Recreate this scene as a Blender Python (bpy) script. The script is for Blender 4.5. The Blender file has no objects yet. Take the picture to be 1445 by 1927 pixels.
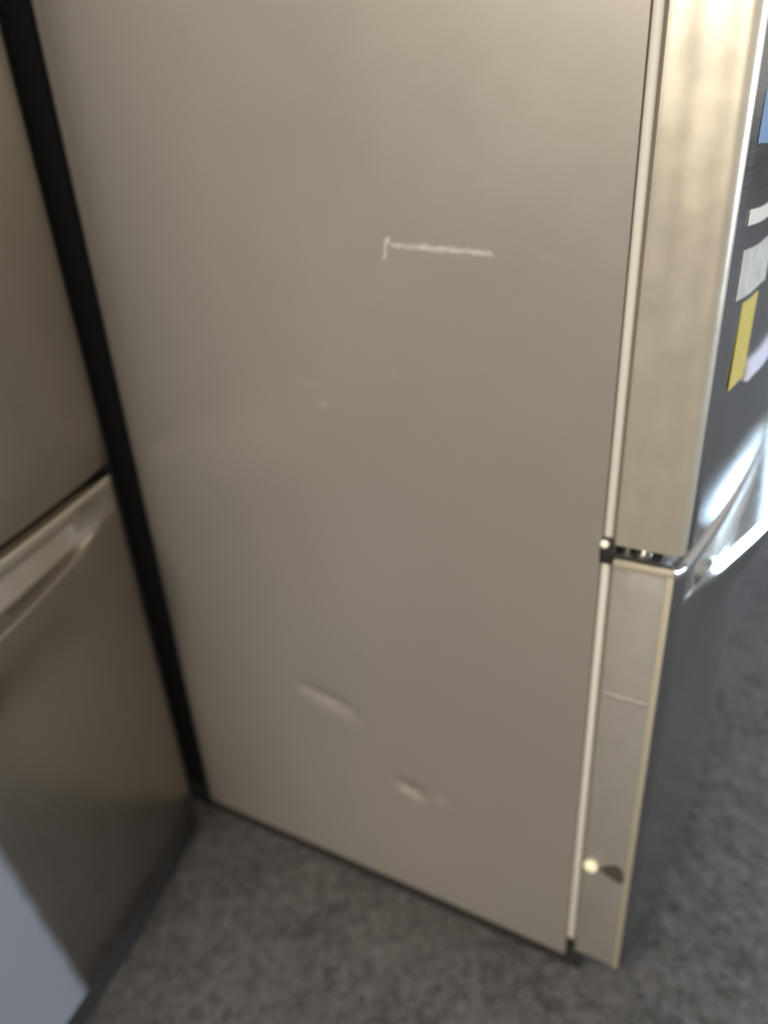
import bpy, bmesh, math, random
from mathutils import Vector, Matrix
random.seed(4)
S = bpy.context.scene
COL = S.collection
# ------------------------------------------------------------------ camera
cd = bpy.data.cameras.new('camera'); cam = bpy.data.objects.new('camera', cd); COL.objects.link(cam)
S.camera = cam
cd.sensor_fit = 'VERTICAL'; cd.sensor_height = 36.0; cd.lens = 36.0*1447/1927
cd.clip_start = 0.02; cd.clip_end = 200
ex = Vector((0.9979, -0.0304, -0.0565)); ey = Vector((-0.0642, -0.4732, -0.8786)); ex.normalize()
ez = ex.cross(ey).normalized(); ey = ez.cross(ex)
cam.matrix_world = Matrix.Translation((0, 0, 1.2)) @ Matrix((ex, -ey, -ez)).transposed().to_4x4()
cd.dof.use_dof = True; cd.dof.focus_distance = 0.60; cd.dof.aperture_fstop = 2.3
# ------------------------------------------------------------------ world: dim even light of a large white-ceilinged shop floor
W = bpy.data.worlds.new('World'); S.world = W; W.use_nodes = True
bg = W.node_tree.nodes['Background']; bg.inputs[0].default_value = (1.0, 0.95, 0.89, 1); bg.inputs[1].default_value = 0.46
S.view_settings.view_transform = 'Standard'; S.view_settings.look = 'None'
S.view_settings.exposure = 0.0; S.view_settings.gamma = 1

def lamp(name, loc, target, sx, sy, power, col):
    l = bpy.data.lights.new(name, 'AREA'); l.shape = 'RECTANGLE'; l.size = sx; l.size_y = sy
    l.energy = power; l.color = col
    o = bpy.data.objects.new(name, l); COL.objects.link(o); o.location = loc
    o.rotation_euler = (Vector(target)-Vector(loc)).to_track_quat('-Z', 'Y').to_euler()
    return o
lamp('ceiling_light', (-1.6, -0.9, 3.1), (-1.2, -0.5, 0), 0.5, 2.4, 60, (1, 0.90, 0.78))
lamp('ceiling_light', (0.9, -1.6, 3.1), (0.7, -1.0, 0), 0.5, 2.4, 60, (1, 0.90, 0.78))
lamp('ceiling_light', (-2.3, -3.0, 2.8), (0.0, 0.9, 0.9), 1.6, 1.2, 85, (1, 0.92, 0.82))
lamp('ceiling_light', (-2.2, -4.6, 2.9), (-1.6, -3.6, 0), 0.5, 3.2, 110, (1, 0.86, 0.66))
lamp('cool_light', (7.6, -1.0, 1.9), (1.2, 1.6, 0.3), 4.0, 2.6, 560, (0.70, 0.81, 1.0))  # daylight from windows on the right
lamp('cool_light', (2.7, 4.3, 3.3), (0.6, 1.5, 0.3), 1.8, 1.2, 135, (0.52, 0.74, 1.0))  # added high cool lamp that brightens the drawer grip lips

# ------------------------------------------------------------------ helpers
def link(name, me, mat, parent=None, smooth=False):
    o = bpy.data.objects.new(name, me); COL.objects.link(o)
    if mat: me.materials.append(mat)
    if parent: o.parent = parent
    if smooth:
        for p in me.polygons: p.use_smooth = True
    return o
def frombm(name, bm, mat, parent=None, smooth=False, auto=None):
    bmesh.ops.recalc_face_normals(bm, faces=bm.faces)
    me = bpy.data.meshes.new(name); bm.to_mesh(me); bm.free()
    o = link(name, me, mat, parent, smooth or auto is not None)
    if auto is not None:
        me.set_sharp_from_angle(angle=math.radians(auto))
    return o
def box(bm, x0, x1, y0, y1, z0, z1, bev=0, seg=2):
    r = bmesh.ops.create_cube(bm, size=1)
    for v in r['verts']:
        v.co = Vector((x0+(v.co.x+.5)*(x1-x0), y0+(v.co.y+.5)*(y1-y0), z0+(v.co.z+.5)*(z1-z0)))
    if bev:
        es = list({e for v in r['verts'] for e in v.link_edges})
        bmesh.ops.bevel(bm, geom=es, offset=bev, segments=seg, profile=.5, affect='EDGES')
def boxo(name, mat, parent, *a, bev=0, seg=2):
    bm = bmesh.new(); box(bm, *a, bev=bev, seg=seg); return frombm(name, bm, mat, parent, auto=35)
def lathe(bm, prof, origin, axis, n=24):
    axis = Vector(axis).normalized(); q = axis.to_track_quat('Z', 'Y'); o = Vector(origin)
    rings = []
    for r, h in prof:
        rings.append([bm.verts.new(o + q @ Vector((r*math.cos(2*math.pi*k/n), r*math.sin(2*math.pi*k/n), h))) for k in range(n)])
    for a, b in zip(rings, rings[1:]):
        for k in range(n): bm.faces.new((a[k], a[(k+1) % n], b[(k+1) % n], b[k]))
    bm.faces.new(rings[0][::-1]); bm.faces.new(rings[-1])
def tag(o, label=None, cat=None, group=None, kind=None):
    for k, v in (('label', label), ('category', cat), ('group', group), ('kind', kind)):
        if v: o[k] = v
    return o

# ------------------------------------------------------------------ materials
def mat(name, col, rough=.5, metal=0., coat=0., spec=.5):
    m = bpy.data.materials.new(name); m.use_nodes = True
    p = m.node_tree.nodes['Principled BSDF']
    p.inputs['Base Color'].default_value = (*col, 1); p.inputs['Roughness'].default_value = rough
    p.inputs['Metallic'].default_value = metal; p.inputs['Coat Weight'].default_value = coat
    p.inputs['Specular IOR Level'].default_value = spec
    return m, m.node_tree, p
def N(nt, t, **kw):
    n = nt.nodes.new(t)
    for k, v in kw.items(): setattr(n, k, v)
    return n
def L(nt, a, b): nt.links.new(a, b)
def mth(nt, op, a, b=None, c=None, clamp=False):
    n = N(nt, 'ShaderNodeMath', operation=op, use_clamp=clamp)
    for i, v in enumerate((a, b, c)):
        if v is None: continue
        if isinstance(v, (int, float)): n.inputs[i].default_value = v
        else: L(nt, v, n.inputs[i])
    return n.outputs[0]
def noise(nt, scale, vec=None, detail=3, rough=.5, sx=(1, 1, 1)):
    if vec is None: vec = N(nt, 'ShaderNodeTexCoord').outputs['Object']
    mp = N(nt, 'ShaderNodeMapping'); mp.inputs['Scale'].default_value = sx; L(nt, vec, mp.inputs[0])
    n = N(nt, 'ShaderNodeTexNoise'); n.inputs['Scale'].default_value = scale
    n.inputs['Detail'].default_value = detail; n.inputs['Roughness'].default_value = rough
    L(nt, mp.outputs[0], n.inputs['Vector']); return n.outputs['Fac']
def mixc(nt, fac, a, b):
    n = N(nt, 'ShaderNodeMix', data_type='RGBA')
    for s, v in ((n.inputs[0], fac), (n.inputs[6], a), (n.inputs[7], b)):
        if isinstance(v, (int, float)): s.default_value = v
        elif isinstance(v, tuple): s.default_value = (*v, 1)
        else: L(nt, v, s)
    return n.outputs[2]
def bump(nt, p, h, strength, dist):
    b = N(nt, 'ShaderNodeBump'); b.inputs['Strength'].default_value = strength; b.inputs['Distance'].default_value = dist
    L(nt, h, b.inputs['Height']); L(nt, b.outputs[0], p.inputs['Normal'])

def steel(name, col, rough, sx, amount=.12):
    m, nt, p = mat(name, col, rough, 1.0)
    fine = noise(nt, 900, detail=2, sx=sx)
    broad = noise(nt, 7, detail=3)
    sm = noise(nt, 25, detail=4, sx=(1, 1, .35))
    r = mth(nt, 'ADD', rough-.10, mth(nt, 'ADD', mth(nt, 'MULTIPLY', fine, .12), mth(nt, 'MULTIPLY', sm, .08)))
    L(nt, r, p.inputs['Roughness'])
    dark = tuple(c*(1-amount) for c in col)
    L(nt, mixc(nt, broad, dark, tuple(min(1, c*(1+amount)) for c in col)), p.inputs['Base Color'])
    h = mth(nt, 'ADD', mth(nt, 'MULTIPLY', fine, .15), noise(nt, 9, detail=1))
    bump(nt, p, h, .5, .0006)
    return m
M_front = steel('brushed_steel_front', (.44, .435, .425), .22, (.02, .02, 1))
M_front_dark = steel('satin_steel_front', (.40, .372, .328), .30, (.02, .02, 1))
M_side, nt, p = mat('door_side_steel', (.80, .72, .56), .26, .8)
L(nt, mixc(nt, noise(nt, 16, detail=3, sx=(1, 2.2, .25)), (.72, .67, .55), (.86, .79, .65)), p.inputs['Base Color'])
L(nt, mth(nt, 'MULTIPLY_ADD', noise(nt, 30, detail=3), .16, .22), p.inputs['Roughness'])
bump(nt, p, noise(nt, 11, detail=2), .6, .0012)
M_lip = steel('handle_lip_steel', (.80, .785, .75), .20, (.02, .02, 1), .04)

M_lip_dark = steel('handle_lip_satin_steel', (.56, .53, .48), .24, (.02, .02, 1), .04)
# painted side panel with scratches (scrapes through the paint, in the panel's own metres)
M_panel, nt, p = mat('taupe_grey_panel_paint', (.26, .225, .18), .38, .5, 0.0)
tc = N(nt, 'ShaderNodeTexCoord'); sep = N(nt, 'ShaderNodeSeparateXYZ'); L(nt, tc.outputs['Object'], sep.inputs[0])
wob = N(nt, 'ShaderNodeTexNoise'); wob.inputs['Scale'].default_value = 60; L(nt, tc.outputs['Object'], wob.inputs['Vector'])
Y = sep.outputs['Y']; Z = mth(nt, 'ADD', sep.outputs['Z'], mth(nt, 'MULTIPLY', mth(nt, 'SUBTRACT', wob.outputs['Fac'], .5), .0035))
def scratch(y0, z0, y1, z1, w, soft, strength, grain):
    dy, dz = y1-y0, z1-z0; ln = math.hypot(dy, dz); uy, uz = dy/ln, dz/ln
    a = mth(nt, 'ADD', mth(nt, 'MULTIPLY', mth(nt, 'SUBTRACT', Y, y0), uy), mth(nt, 'MULTIPLY', mth(nt, 'SUBTRACT', Z, z0), uz))
    c = mth(nt, 'MINIMUM', mth(nt, 'MAXIMUM', a, 0.0), ln)
    du = mth(nt, 'SUBTRACT', mth(nt, 'SUBTRACT', Y, y0), mth(nt, 'MULTIPLY', c, uy))
    dv = mth(nt, 'SUBTRACT', mth(nt, 'SUBTRACT', Z, z0), mth(nt, 'MULTIPLY', c, uz))
    d = mth(nt, 'SQRT', mth(nt, 'ADD', mth(nt, 'MULTIPLY', du, du), mth(nt, 'MULTIPLY', dv, dv)))
    d = mth(nt, 'ADD', d, mth(nt, 'MULTIPLY', mth(nt, 'SUBTRACT', noise(nt, 110, vec=tc.outputs['Object'], detail=5, rough=.6), .46), min(.014, soft*2.2)))
    mr = N(nt, 'ShaderNodeMapRange', interpolation_type='SMOOTHSTEP'); L(nt, d, mr.inputs[0])
    mr.inputs[1].default_value = w+soft; mr.inputs[2].default_value = max(0, w-soft*.4)
    g = noise(nt, grain, vec=tc.outputs['Object'], detail=3, rough=.7)
    gm = N(nt, 'ShaderNodeMapRange'); L(nt, g, gm.inputs[0]); gm.inputs[1].default_value = .05; gm.inputs[2].default_value = .80
    return mth(nt, 'MULTIPLY', mth(nt, 'MULTIPLY', mr.outputs[0], gm.outputs[0]), strength)
marks = [scratch(.2441, 1.0712, .2478, 1.053, .0010, .0024, .62, 600),
         scratch(.2432, 1.0718, .2436, 1.0695, .0018, .0025, .75, 120),
         scratch(.240, 1.0655, .2066, 1.0640, .0010, .0038, .5, 500),
         scratch(.2066, 1.0640, .1715, 1.0630, .0018, .0040, .66, 620),
         scratch(.1715, 1.0628, .1300, 1.0605, .0012, .0036, .55, 620),
         scratch(.0787, 1.0587, .0541, 1.0567, .0008, .0040, .10, 200),
         scratch(.430, .400, .350, .385, .0030, .0110, .20, 45), scratch(.270, .256, .238, .248, .003, .009, .16, 60), scratch(.205, .278, .196, .272, .002, .007, .2, 60),
         scratch(.3430, .8779, .3395, .8779, .0012, .0040, .30, 150),
         scratch(.245, .928, .243, .928, .002, .006, .05, 150),
         scratch(.372, .905, .340, .902, .002, .006, .04, 150)]
tot = marks[0]
for k in marks[1:]: tot = mth(nt, 'MAXIMUM', tot, k)
speck = noise(nt, 1400, vec=tc.outputs['Object'], detail=1)
blot = noise(nt, 3.2, vec=tc.outputs['Object'], detail=3)
base = mixc(nt, blot, (.300, .283, .254), (.345, .322, .290))
base = mixc(nt, mth(nt, 'MULTIPLY', speck, .40), base, (.41, .38, .33))
L(nt, mixc(nt, tot, base, (.82, .80, .74)), p.inputs['Base Color'])
L(nt, mth(nt, 'MULTIPLY_ADD', noise(nt, 5, vec=tc.outputs['Object'], detail=6, rough=.65), .22, .26), p.inputs['Roughness'])
L(nt, mth(nt, 'MULTIPLY', mth(nt, 'SUBTRACT', 1.0, tot), .5), p.inputs['Metallic'])
hh = mth(nt, 'ADD', mth(nt, 'MULTIPLY', speck, .12), mth(nt, 'MULTIPLY', noise(nt, 160, vec=tc.outputs['Object'], detail=2), .25))
bump(nt, p, hh, .35, .0004)

M_cab, _, _ = mat('dark_cabinet_and_gap_shade', (.022, .022, .022), .6)
M_gap, _, _ = mat('black_rubber_and_shade', (.012, .011, .010), .8)
M_core, _, _ = mat('brown_gasket_core', (.15, .13, .10), .7)
M_gasket, nt, p = mat('light_grey_gasket', (.56, .54, .49), .35)
bump(nt, p, noise(nt, 80, detail=2), .2, .0004)
M_dside, nt, p = mat('drawer_side_plastic', (.64, .615, .55), .24, .75)
L(nt, mth(nt, 'MULTIPLY_ADD', noise(nt, 30, detail=3), .16, .22), p.inputs['Roughness'])
bump(nt, p, noise(nt, 9, detail=2, sx=(1, 2.5, 1)), .9, .004)
M_rim, nt, p = mat('warm_pale_rim', (.80, .72, .56), .32, .7)
M_trim_white, _, _ = mat('pale_plastic', (.80, .77, .68), .35)
M_screw, _, _ = mat('cream_cap_plastic', (.86, .78, .58), .30)
M_chrome, _, _ = mat('worn_zinc_steel', (.80, .78, .73), .22, 1.0)
M_hinge, _, _ = mat('black_hinge_steel', (.03, .028, .024), .45, .3)
M_dark_patch, nt, p = mat('dark_patch_colour', (.05, .045, .035), .6)
def blotchy(name, col, blotch=None):
    m, nt, p = mat(name, col, .55)
    if blotch: L(nt, mixc(nt, noise(nt, 70, detail=2), col, blotch), p.inputs['Base Color'])
    return m
M_yel = blotchy('yellow_patch_colour', (.52, .44, .09), (.40, .32, .08))
M_wht = blotchy('white_reflection_colour', (.56, .55, .48), (.28, .29, .27))
M_crm = blotchy('cream_reflection_colour', (.55, .53, .46))
M_blu = blotchy('blue_reflection_colour', (.10, .20, .34), (.18, .26, .36))
M_lav = blotchy('lavender_reflection_colour', (.55, .56, .66))
M_reflection, nt, p = mat('pale_blue_reflection', (.36, .41, .50), .42, .15)
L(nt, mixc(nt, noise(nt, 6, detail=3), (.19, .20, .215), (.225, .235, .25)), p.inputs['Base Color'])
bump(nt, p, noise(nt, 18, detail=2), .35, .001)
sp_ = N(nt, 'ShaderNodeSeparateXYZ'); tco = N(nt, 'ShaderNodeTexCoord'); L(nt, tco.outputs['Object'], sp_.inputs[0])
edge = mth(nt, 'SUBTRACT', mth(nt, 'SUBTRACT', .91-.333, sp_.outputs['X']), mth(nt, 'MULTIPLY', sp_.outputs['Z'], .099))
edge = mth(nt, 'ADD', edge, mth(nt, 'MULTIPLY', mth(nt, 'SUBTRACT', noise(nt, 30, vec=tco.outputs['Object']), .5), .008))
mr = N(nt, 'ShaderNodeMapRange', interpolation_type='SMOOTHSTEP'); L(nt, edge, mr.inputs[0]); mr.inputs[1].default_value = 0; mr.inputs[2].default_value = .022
L(nt, mr.outputs[0], p.inputs['Alpha'])     # painted reflection, fading out along its slanted edge

# carpet
M_carpet, nt, p = mat('mottled_grey_carpet', (.06, .055, .05), .95, spec=.15)
obj = N(nt, 'ShaderNodeTexCoord').outputs['Object']
n1 = noise(nt, 50, vec=obj, detail=6, rough=.68); n2 = noise(nt, 260, vec=obj, detail=3, rough=.7); n3 = noise(nt, 9, vec=obj, detail=3)
f = mth(nt, 'MULTIPLY_ADD', n2, .55, mth(nt, 'MULTIPLY_ADD', n1, .75, mth(nt, 'MULTIPLY', n3, .3)))
mr = N(nt, 'ShaderNodeMapRange'); L(nt, f, mr.inputs[0]); mr.inputs[1].default_value = .62; mr.inputs[2].default_value = 1.06
tint = mixc(nt, noise(nt, 22, vec=obj, detail=2), (.078, .068, .070), (.064, .072, .068))
L(nt, mixc(nt, mr.outputs[0], (.010, .009, .008), mixc(nt, .55, tint, (.150, .142, .132))), p.inputs['Base Color'])
p.inputs['Sheen Weight'].default_value = .25; p.inputs['Sheen Roughness'].default_value = .5
bump(nt, p, mth(nt, 'MULTIPLY_ADD', n2, .5, n1), .9, .006)

# ------------------------------------------------------------------ floor
bm = bmesh.new(); 
g = 40
bmesh.ops.create_grid(bm, x_segments=2, y_segments=2, size=30)
for v in bm.verts: v.co.z = -.004
fl = frombm('carpet_floor', bm, M_carpet); tag(fl, kind='structure')
# added unseen block behind the right-hand refrigerator keeps light out of the gap
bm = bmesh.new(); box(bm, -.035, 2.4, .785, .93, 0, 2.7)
wl = frombm('light_blocker', bm, mat('black_blocker', (.03, .03, .032), .8)[0]); wl.location = (0.2326, 0.7091, 0); wl.rotation_euler = (0, 0, math.atan2(.8666, .4989)); tag(wl, kind='structure')
# looped pile near the camera: real uneven relief
import mathutils.noise as mn
bm = bmesh.new(); x0, x1, y0, y1, st = -.95, 1.65, .05, 2.3, .0065
nx, ny = int((x1-x0)/st), int((y1-y0)/st); vs = []
for j in range(ny+1):
    for i in range(nx+1):
        x, y = x0+i*st, y0+j*st
        e = min(i, j, nx-i, ny-j)
        h = .0045*abs(mn.noise((x*70, y*70, 0)))+.003*mn.noise((x*26, y*26, 3))
        vs.append((x, y, (h if e > 0 else -.004)))
fs = [(j*(nx+1)+i, j*(nx+1)+i+1, (j+1)*(nx+1)+i+1, (j+1)*(nx+1)+i) for j in range(ny) for i in range(nx)]
bm.free(); me = bpy.data.meshes.new('carpet_pile'); me.from_pydata(vs, [], fs)
pile = link('carpet_pile', me, M_carpet, None, True); tag(pile, kind='stuff'); pile.parent = fl

# ------------------------------------------------------------------ refrigerator
WID, SAG, Y0 = .91, .045, .084          # width, bow of the doors, thickness of the door at its outer edge
DEPTH, TOP = .76, 1.78
def bow(s): return Y0 + SAG*(1-((s-WID/2)/(WID/2))**2)
def sst(a, b, x):
    t = max(0, min(1, (x-a)/(b-a))); return t*t*(3-2*t)

def door(name, s0, s1, z0, z1, m, parent, back=.014, rad=.009):
    """door slab: outline in plan (bowed front, rounded vertical edges) extruded with small top/bottom roundings"""
    out = [(s0, -back)]
    for k in range(7):
        a = k/6*math.pi/2; out.append((s0+rad*(1-math.cos(a)), -(bow(s0)-rad+rad*math.sin(a))))
    n = 40
    for k in range(1, n):
        s = s0+rad+(s1-s0-2*rad)*k/n; out.append((s, -bow(s)))
    for k in range(7):
        a = (1-k/6)*math.pi/2; out.append((s1-rad*(1-math.cos(a)), -(bow(s1)-rad+rad*math.sin(a))))
    out.append((s1, -back))
    cx = (s0+s1)/2; cy = -.05
    bm = bmesh.new(); rings = []
    lev = [(z0, .004), (z0+.0012, .0012), (z0+.004, 0)]+[(z0+.004+(z1-z0-.008)*k/12, 0) for k in range(1, 12)]+[(z1-.004, 0), (z1-.0012, .0012), (z1, .004)]
    for z, ins in lev:
        rings.append([bm.verts.new((x+(ins if x < cx else -ins)*(1 if abs(x-cx) > (s1-s0)*.4 else 0), y+(ins if y < -.03 else 0), z)) for x, y in out])
    for a, b in zip(rings, rings[1:]):
        for k in range(len(out)): bm.faces.new((a[k], a[(k+1) % len(out)], b[(k+1) % len(out)], b[k]))
    bm.faces.new(rings[0][::-1]); bm.faces.new(rings[-1])
    return frombm(name, bm, m, parent, auto=40)

def drawer_front(m, parent, zb, zt, bowed, ml):
    """freezer drawer front with a bowed lip flaring out under a pocket grip"""
    bm = bmesh.new(); n = 90; cols = []
    back = .014
    for k in range(n+1):
        s = .0015+(WID-.003)*k/n
        e = min(s, WID-s); b = bowed*sst(.020, .40, e)**.9; kk = sst(.036, .13, e)
        r = .007*(1-min(1, e/.010))**2
        y = bow(s)-r
        zl = zt-.048-.014*kk
        pr = [(-back, zb), (-(y-.003), zb), (-y, zb+.003)]
        for q in range(1, 9): pr.append((-y, zb+.003+(zl-.13-zb)*q/8))
        for q in range(1, 7):
            t = q/6; pr.append((-(y+b*t*t*(3-2*t)*.96), zl-.127+.120*t))
        pr += [(-(y+b), zl-.002), (-(y+b-.001*kk), zl), (-(y+b-.012*kk), zl+.0015*kk)]          # lip
        pr += [(-(y+b-.016*kk), zl-.012*kk), (-(y-.004*kk), zl-.016*kk), (-(y-.014*kk), zl+.004*kk), (-(y-.022*kk), zl+.026)]
        pr += [(-(y-.006*kk), zt-.018), (-y, zt-.014), (-y, zt-.003), (-(y-.003), zt), (-back, zt)]
        cols.append([bm.verts.new((s, yy, zz)) for yy, zz in pr])
    m_ = len(cols[0])
    for a, c in zip(cols, cols[1:]):
        for k in range(m_): bm.faces.new((a[k], a[(k+1) % m_], c[(k+1) % m_], c[k]))
    bm.faces.new(cols[0]); bm.faces.new(cols[-1][::-1])
    o = frombm('drawer_front', bm, m, parent, auto=50); o.data.materials.append(ml)
    for f_ in o.data.polygons:
        if len(f_.vertices) == 4 and all(16 <= v % m_ <= 28 for v in f_.vertices) and min(v // m_ for v in f_.vertices) >= 2: f_.material_index = 1
    return o

def end_rim(name, m, parent, ya, yb, z0, z1, w, sides='tf', proud=.0016):
    """raised border strips on the flat side (x = 0) of a door or drawer"""
    bm = bmesh.new()
    x0, x1 = -proud, .0045
    if 'f' in sides: box(bm, x0, x1, ya, ya+w, z0, z1, bev=.0007)
    if 't' in sides: box(bm, x0-.0004, x1, ya, yb, z1-w*1.1, z1+.0004, bev=.0007)
    if 'k' in sides: box(bm, x0, x1, yb-w*.6, yb, z0, z1, bev=.0007)
    return frombm(name, bm, m, parent, auto=40)

def fridge(loc, rotz, label, mf, md, right_view):
    r = bpy.data.objects.new('refrigerator', None); COL.objects.link(r)
    r.location = loc; r.rotation_euler = (0, 0, rotz); r.empty_display_size = .2
    tag(r, label, 'refrigerator', 'steel refrigerators standing at right angles')
    # cabinet body (back, top, other side) and its painted side
    bm = bmesh.new(); box(bm, .006, WID, 0.0, .60, .03, TOP-.01, bev=.002); box(bm, .018, WID-.01, .6005, DEPTH, .03, TOP-.02, bev=.002); frombm('cabinet', bm, M_cab, r, auto=40)  # recessed black rear box stands in for the shadow in the gap
    zs = [.03+(TOP-.05)*k/360 for k in range(361)]; ys = [DEPTH*k/170 for k in range(171)]
    def dent(y, z):
        if not right_view: return 0
        x = 0
        def stroke(y0, z0, y1, z1, w, amp):
            dy, dz = y1-y0, z1-z0; ln = math.hypot(dy, dz); t = ((y-y0)*dy+(z-z0)*dz)/ln
            n_ = ((y-y0)*-dz+(z-z0)*dy)/ln
            tt = max(0, min(ln, t)); d2 = (t-tt)**2+n_**2
            return amp*math.exp(-d2/(2*w*w))*(1-.5*abs(2*tt/ln-1))
        x += stroke(.425, .402, .345, .382, .0100, .0048)
        x += stroke(.272, .270, .236, .262, .0075, .0056)
        x += stroke(.208, .272, .196, .268, .0060, .0036)
        x += .0012*math.sin(y*7)*math.sin(z*3.1+1)
        return x
    def curl(i, y, z):
        yb = .690-.010*(z-.06)/1.25; RR = .012
        u_ = y/DEPTH*(yb+RR*1.5)                       # arc length along the panel; its rear edge rolls inward to the painted gap shadow
        if u_ <= yb: return (dent(u_, z) if 0 < i else 0, u_, z)
        a = (u_-yb)/RR
        return (RR*(1-math.cos(a)), yb+RR*math.sin(a), z)
    vv = [curl(i, y, z) for j, z in enumerate(zs) for i, y in enumerate(ys)]
    nf = 171
    ff = [(j*nf+i, j*nf+i+1, (j+1)*nf+i+1, (j+1)*nf+i) for j in range(360) for i in range(170)]
    base = len(vv)
    # folded edges so the panel has thickness
    bm = bmesh.new(); me0 = bpy.data.meshes.new('side_panel'); me0.from_pydata(vv, [], ff); bm.from_mesh(me0)
    be = [e for e in bm.edges if e.is_boundary]
    ex_ = bmesh.ops.extrude_edge_only(bm, edges=be)
    for v in [g_ for g_ in ex_['geom'] if isinstance(g_, bmesh.types.BMVert)]: v.co.x += .0055
    sp = frombm('side_panel', bm, M_panel, r, auto=40)
    bpy.data.meshes.remove(me0)
    if right_view: tag(sp, 'taupe side panel with white scratches and two small dents')
    # gasket strips between panel edge and doors
    boxo('door_gasket', M_gasket, r, .0005, .03, -.0105, -.0008, .769, TOP-.02, bev=.0042, seg=4)
    boxo('drawer_gasket', M_gasket, r, .0005, .03, -.0105, -.0008, .072, .740, bev=.0042, seg=4)
    boxo('gasket_core', M_core, r, .004, WID-.003, -.0135, -.0002, .065, TOP-.02)
    # doors
    d1 = door('door', .0, WID/2-.002, .762, TOP, mf, r); d2 = door('door', WID/2+.002, WID, .762, TOP, mf, r)
    bm = bmesh.new(); R_ = .011; o_ = .0012; prof = [(.0015, -.0145), (-o_, -.0145)]
    for k in range(9):
        a = k/8*math.pi/2*.97; prof.append((R_-(R_+o_)*math.cos(a), -(Y0-R_+(R_+o_)*math.sin(a))))
    wav = [(-o_-.0007*math.sin(math.pi*t)**.5*(.5+.5*math.cos(t*11.5+.6)), -.0145-(Y0-R_-.0145)*t) for t in [q/28 for q in range(1, 28)]]
    prof[2:2] = wav
    inner = [(R_-(R_-.0005)*math.cos(k/8*math.pi/2*.97), -(Y0-R_+(R_-.0005)*math.sin(k/8*math.pi/2*.97))) for k in range(8, -1, -1)]
    prof += inner; rings = []
    for z, ins in [(.7635, .0012), (.7647, 0)]+[(.7647+(TOP-.77)*k/30, 0) for k in range(1, 30)]+[(TOP-.004, 0)]:
        rings.append([bm.verts.new((x+ins, y+ins*.5, z)) for x, y in prof])
    for a, b in zip(rings, rings[1:]):
        for k in range(len(prof)): bm.faces.new((a[k], a[(k+1) % len(prof)], b[(k+1) % len(prof)], b[k]))
    bm.faces.new(rings[0][::-1]); bm.faces.new(rings[-1])
    frombm('door_side', bm, M_side, d1, auto=40)
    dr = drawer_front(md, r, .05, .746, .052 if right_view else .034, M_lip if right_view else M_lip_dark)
    bm = bmesh.new(); box(bm, -.0006, .006, -(Y0-.008), -.0145, .0515, .7445, bev=.0005)
    frombm('drawer_side', bm, M_dside, dr, auto=40)
    end_rim('side_rim', M_rim, dr, -(Y0-.0065), -.0145, .0515, .7455, .0070, 'ft', .0030)
    boxo('side_ridge', M_dside, dr, -.0014, .003, -(Y0-.016), -.0165, .5535, .5600, bev=.0009)
    # toe recess
    bm = bmesh.new(); rows = []
    for k in range(31):
        s = .004+(WID-.008)*k/30; yy = bow(s)-(.060 if right_view else .003)
        rows.append([bm.verts.new((s, a_, b_)) for a_, b_ in ((-.004, .001), (-yy, .001), (-yy, .0485), (-.004, .0485))])
    for a, b in zip(rows, rows[1:]):
        for k in range(4): bm.faces.new((a[k], a[(k+1) % 4], b[(k+1) % 4], b[k]))
    bm.faces.new(rows[0]); bm.faces.new(rows[-1][::-1])
    frombm('kick_grille', bm, M_gap, r, auto=40)
    boxo('base_shade', M_gap, r, .003, WID-.003, -.003, .775, .001, .0295)  # black box put in as the shadow line under the cabinet
    for sx in (.06, WID-.06):
        for sy in (.05, DEPTH-.06):
            bm = bmesh.new(); lathe(bm, [(.016, .0), (.018, .004), (.016, .012), (.008, .014), (.008, .031)], (sx, sy, -.001), (0, 0, 1), 16)
            frombm('foot', bm, M_gap, r, auto=40)
    # middle hinge in the gap between door and drawer
    hg = boxo('hinge', M_hinge, r, .001, .055, -.062, .0, .7480, .7515, bev=.001)
    boxo('hinge_block', M_hinge, hg, -.0015, .012, -.0125, .0015, .738, .768, bev=.002)
    bm = bmesh.new(); lathe(bm, [(.0048, 0), (.0048, .002), (.0040, .0042), (.0020, .0056), (.0002, .006)], (-.001, -.0035, .7635), (-1, 0, 0), 20)
    frombm('hinge_screw', bm, M_trim_white, hg, auto=50)
    bm = bmesh.new(); lathe(bm, [(.0060, 0), (.0060, .0025), (.0035, .0035), (.0035, .0105)], (.010, -.026, .7517), (0, 0, 1), 18)
    frombm('hinge_pin', bm, M_chrome, hg, auto=40)
    bm = bmesh.new(); lathe(bm, [(.0085, 0), (.0085, .0035), (.0075, .0045), (.004, .0047), (.004, .0102)], (.012, -.043, .7517), (0, 0, 1), 18)
    frombm('hinge_pin', bm, M_chrome, hg, auto=40)
    return r, d1, dr

W0 = Vector((0.2326, 0.7091, 0))
ROT = math.atan2(.8666, .4989)
big, bdoor, bdrawer = fridge(W0, ROT, 'tall steel refrigerator seen from its scratched taupe side, on the right', M_front, M_front, True)
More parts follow.
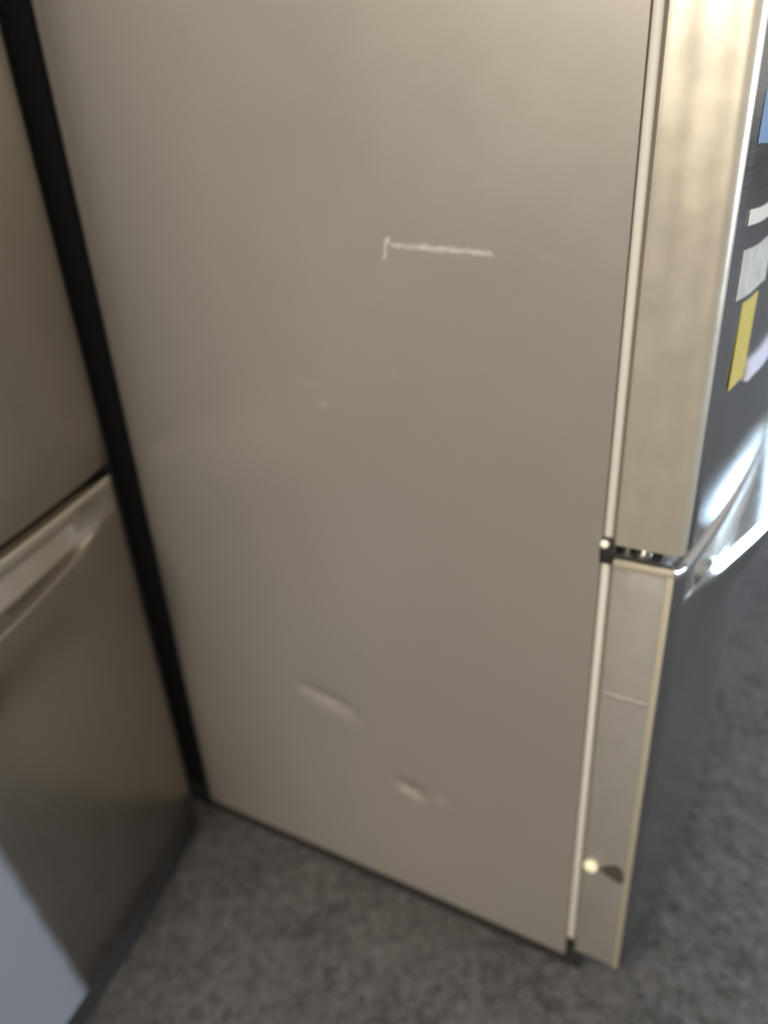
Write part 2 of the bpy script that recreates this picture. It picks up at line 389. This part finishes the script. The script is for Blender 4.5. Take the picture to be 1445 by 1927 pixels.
# drawer end cap screw, the dark patch beside it and the foot wedge under the corner
bm = bmesh.new(); lathe(bm, [(.0095, 0), (.0098, .0015), (.0085, .0040), (.0055, .0058), (.0015, .0066), (.0002, .0067)], (-.0006, -.0245, .2480), (-1, 0, 0), 28)
frombm('screw_cap', bm, M_screw, bdrawer, auto=60)
bm = bmesh.new()
pts = [(-.034, .2500), (-.040, .2560), (-.048, .2640), (-.056, .2690), (-.063, .2680), (-.068, .2600), (-.070, .2480), (-.069, .2380), (-.062, .2360), (-.054, .2390), (-.044, .2440)]
a = [bm.verts.new((-.0012, y, z)) for y, z in pts]; b = [bm.verts.new((-.0005, y, z)) for y, z in pts]
bm.faces.new(a); bm.faces.new(b)
for k in range(len(pts)): bm.faces.new((a[k], a[(k+1) % len(pts)], b[(k+1) % len(pts)], b[k]))
tag(frombm('dark_patch', bm, M_dark_patch, bdrawer), 'dark patch beside the cream screw cap')

def patch(name, m, s0, s1, z0, z1, parent, th=.0006, lean=0, label=None):  # flat colour patch; all but the yellow one stand in for shop reflections
    bm = bmesh.new(); n = 10; rows = []
    for k in range(n+1):
        s = s0+(s1-s0)*k/n
        rows.append([bm.verts.new((s+dx+.0015*math.sin(z*90+s0*40), -(bow(s)+t+.0003*((k-n/2)/(n/2))**4), z+.0012*math.sin(s*60))) for t, z, dx in ((.0001, z0, -lean), (th, z0, -lean), (th, z1, lean), (.0001, z1, lean))])
    for a, b in zip(rows, rows[1:]):
        for k in range(4): bm.faces.new((a[k], a[(k+1) % 4], b[(k+1) % 4], b[k]))
    bm.faces.new(rows[0]); bm.faces.new(rows[-1][::-1])
    o = frombm(name, bm, m, parent, auto=40)
    if label: tag(o, label)
    return o
patch('yellow_patch', M_yel, .062, .112, .928, 1.012, bdoor, lean=.004, label='yellow patch on the door front')
patch('white_reflection', M_wht, .038, .135, 1.018, 1.062, bdoor, label='white reflection patch above the yellow one')
patch('reflection_strip', M_crm, .038, .16, 1.083, 1.096, bdoor, label='cream strip painted as a reflection')
patch('reflection_strip', M_lav, .118, .34, .918, .936, bdoor, th=.004, label='pale lavender reflection strip below the yellow patch')
patch('blue_reflection', M_blu, .030, .085, 1.148, 1.186, bdoor, label='blue patch painted as a reflection, high on the door front')

LEFT_ROT = math.radians(66.3)
L0 = Vector((-.3865, 1.0207, 0)); c_, s_ = math.cos(LEFT_ROT), math.sin(LEFT_ROT)
lx, ly = WID, -Y0
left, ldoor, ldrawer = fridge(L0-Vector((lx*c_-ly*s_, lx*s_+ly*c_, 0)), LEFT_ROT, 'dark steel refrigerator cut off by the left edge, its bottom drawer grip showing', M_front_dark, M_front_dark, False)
# pale reflection painted as a thin sheet on the drawer of the left one
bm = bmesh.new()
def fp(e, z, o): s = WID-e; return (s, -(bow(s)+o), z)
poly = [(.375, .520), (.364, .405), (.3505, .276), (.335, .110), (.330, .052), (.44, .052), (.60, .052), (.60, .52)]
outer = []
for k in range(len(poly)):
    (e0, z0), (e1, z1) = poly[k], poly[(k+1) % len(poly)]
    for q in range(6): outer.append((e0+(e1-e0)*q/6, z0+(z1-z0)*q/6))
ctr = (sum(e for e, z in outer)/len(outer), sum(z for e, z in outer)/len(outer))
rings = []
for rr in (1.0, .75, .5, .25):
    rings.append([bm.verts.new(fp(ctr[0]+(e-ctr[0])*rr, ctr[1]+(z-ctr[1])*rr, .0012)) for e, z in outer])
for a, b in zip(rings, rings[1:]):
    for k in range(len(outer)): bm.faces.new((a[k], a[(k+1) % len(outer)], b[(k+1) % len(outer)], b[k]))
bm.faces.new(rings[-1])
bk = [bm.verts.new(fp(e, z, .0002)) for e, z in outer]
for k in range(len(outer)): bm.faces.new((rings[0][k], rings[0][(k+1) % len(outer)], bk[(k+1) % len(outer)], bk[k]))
fo = frombm('reflection_patch', bm, M_reflection, ldrawer, auto=40); tag(fo, 'pale blue-grey reflection painted on the lower drawer')
S.cycles.use_denoising = True
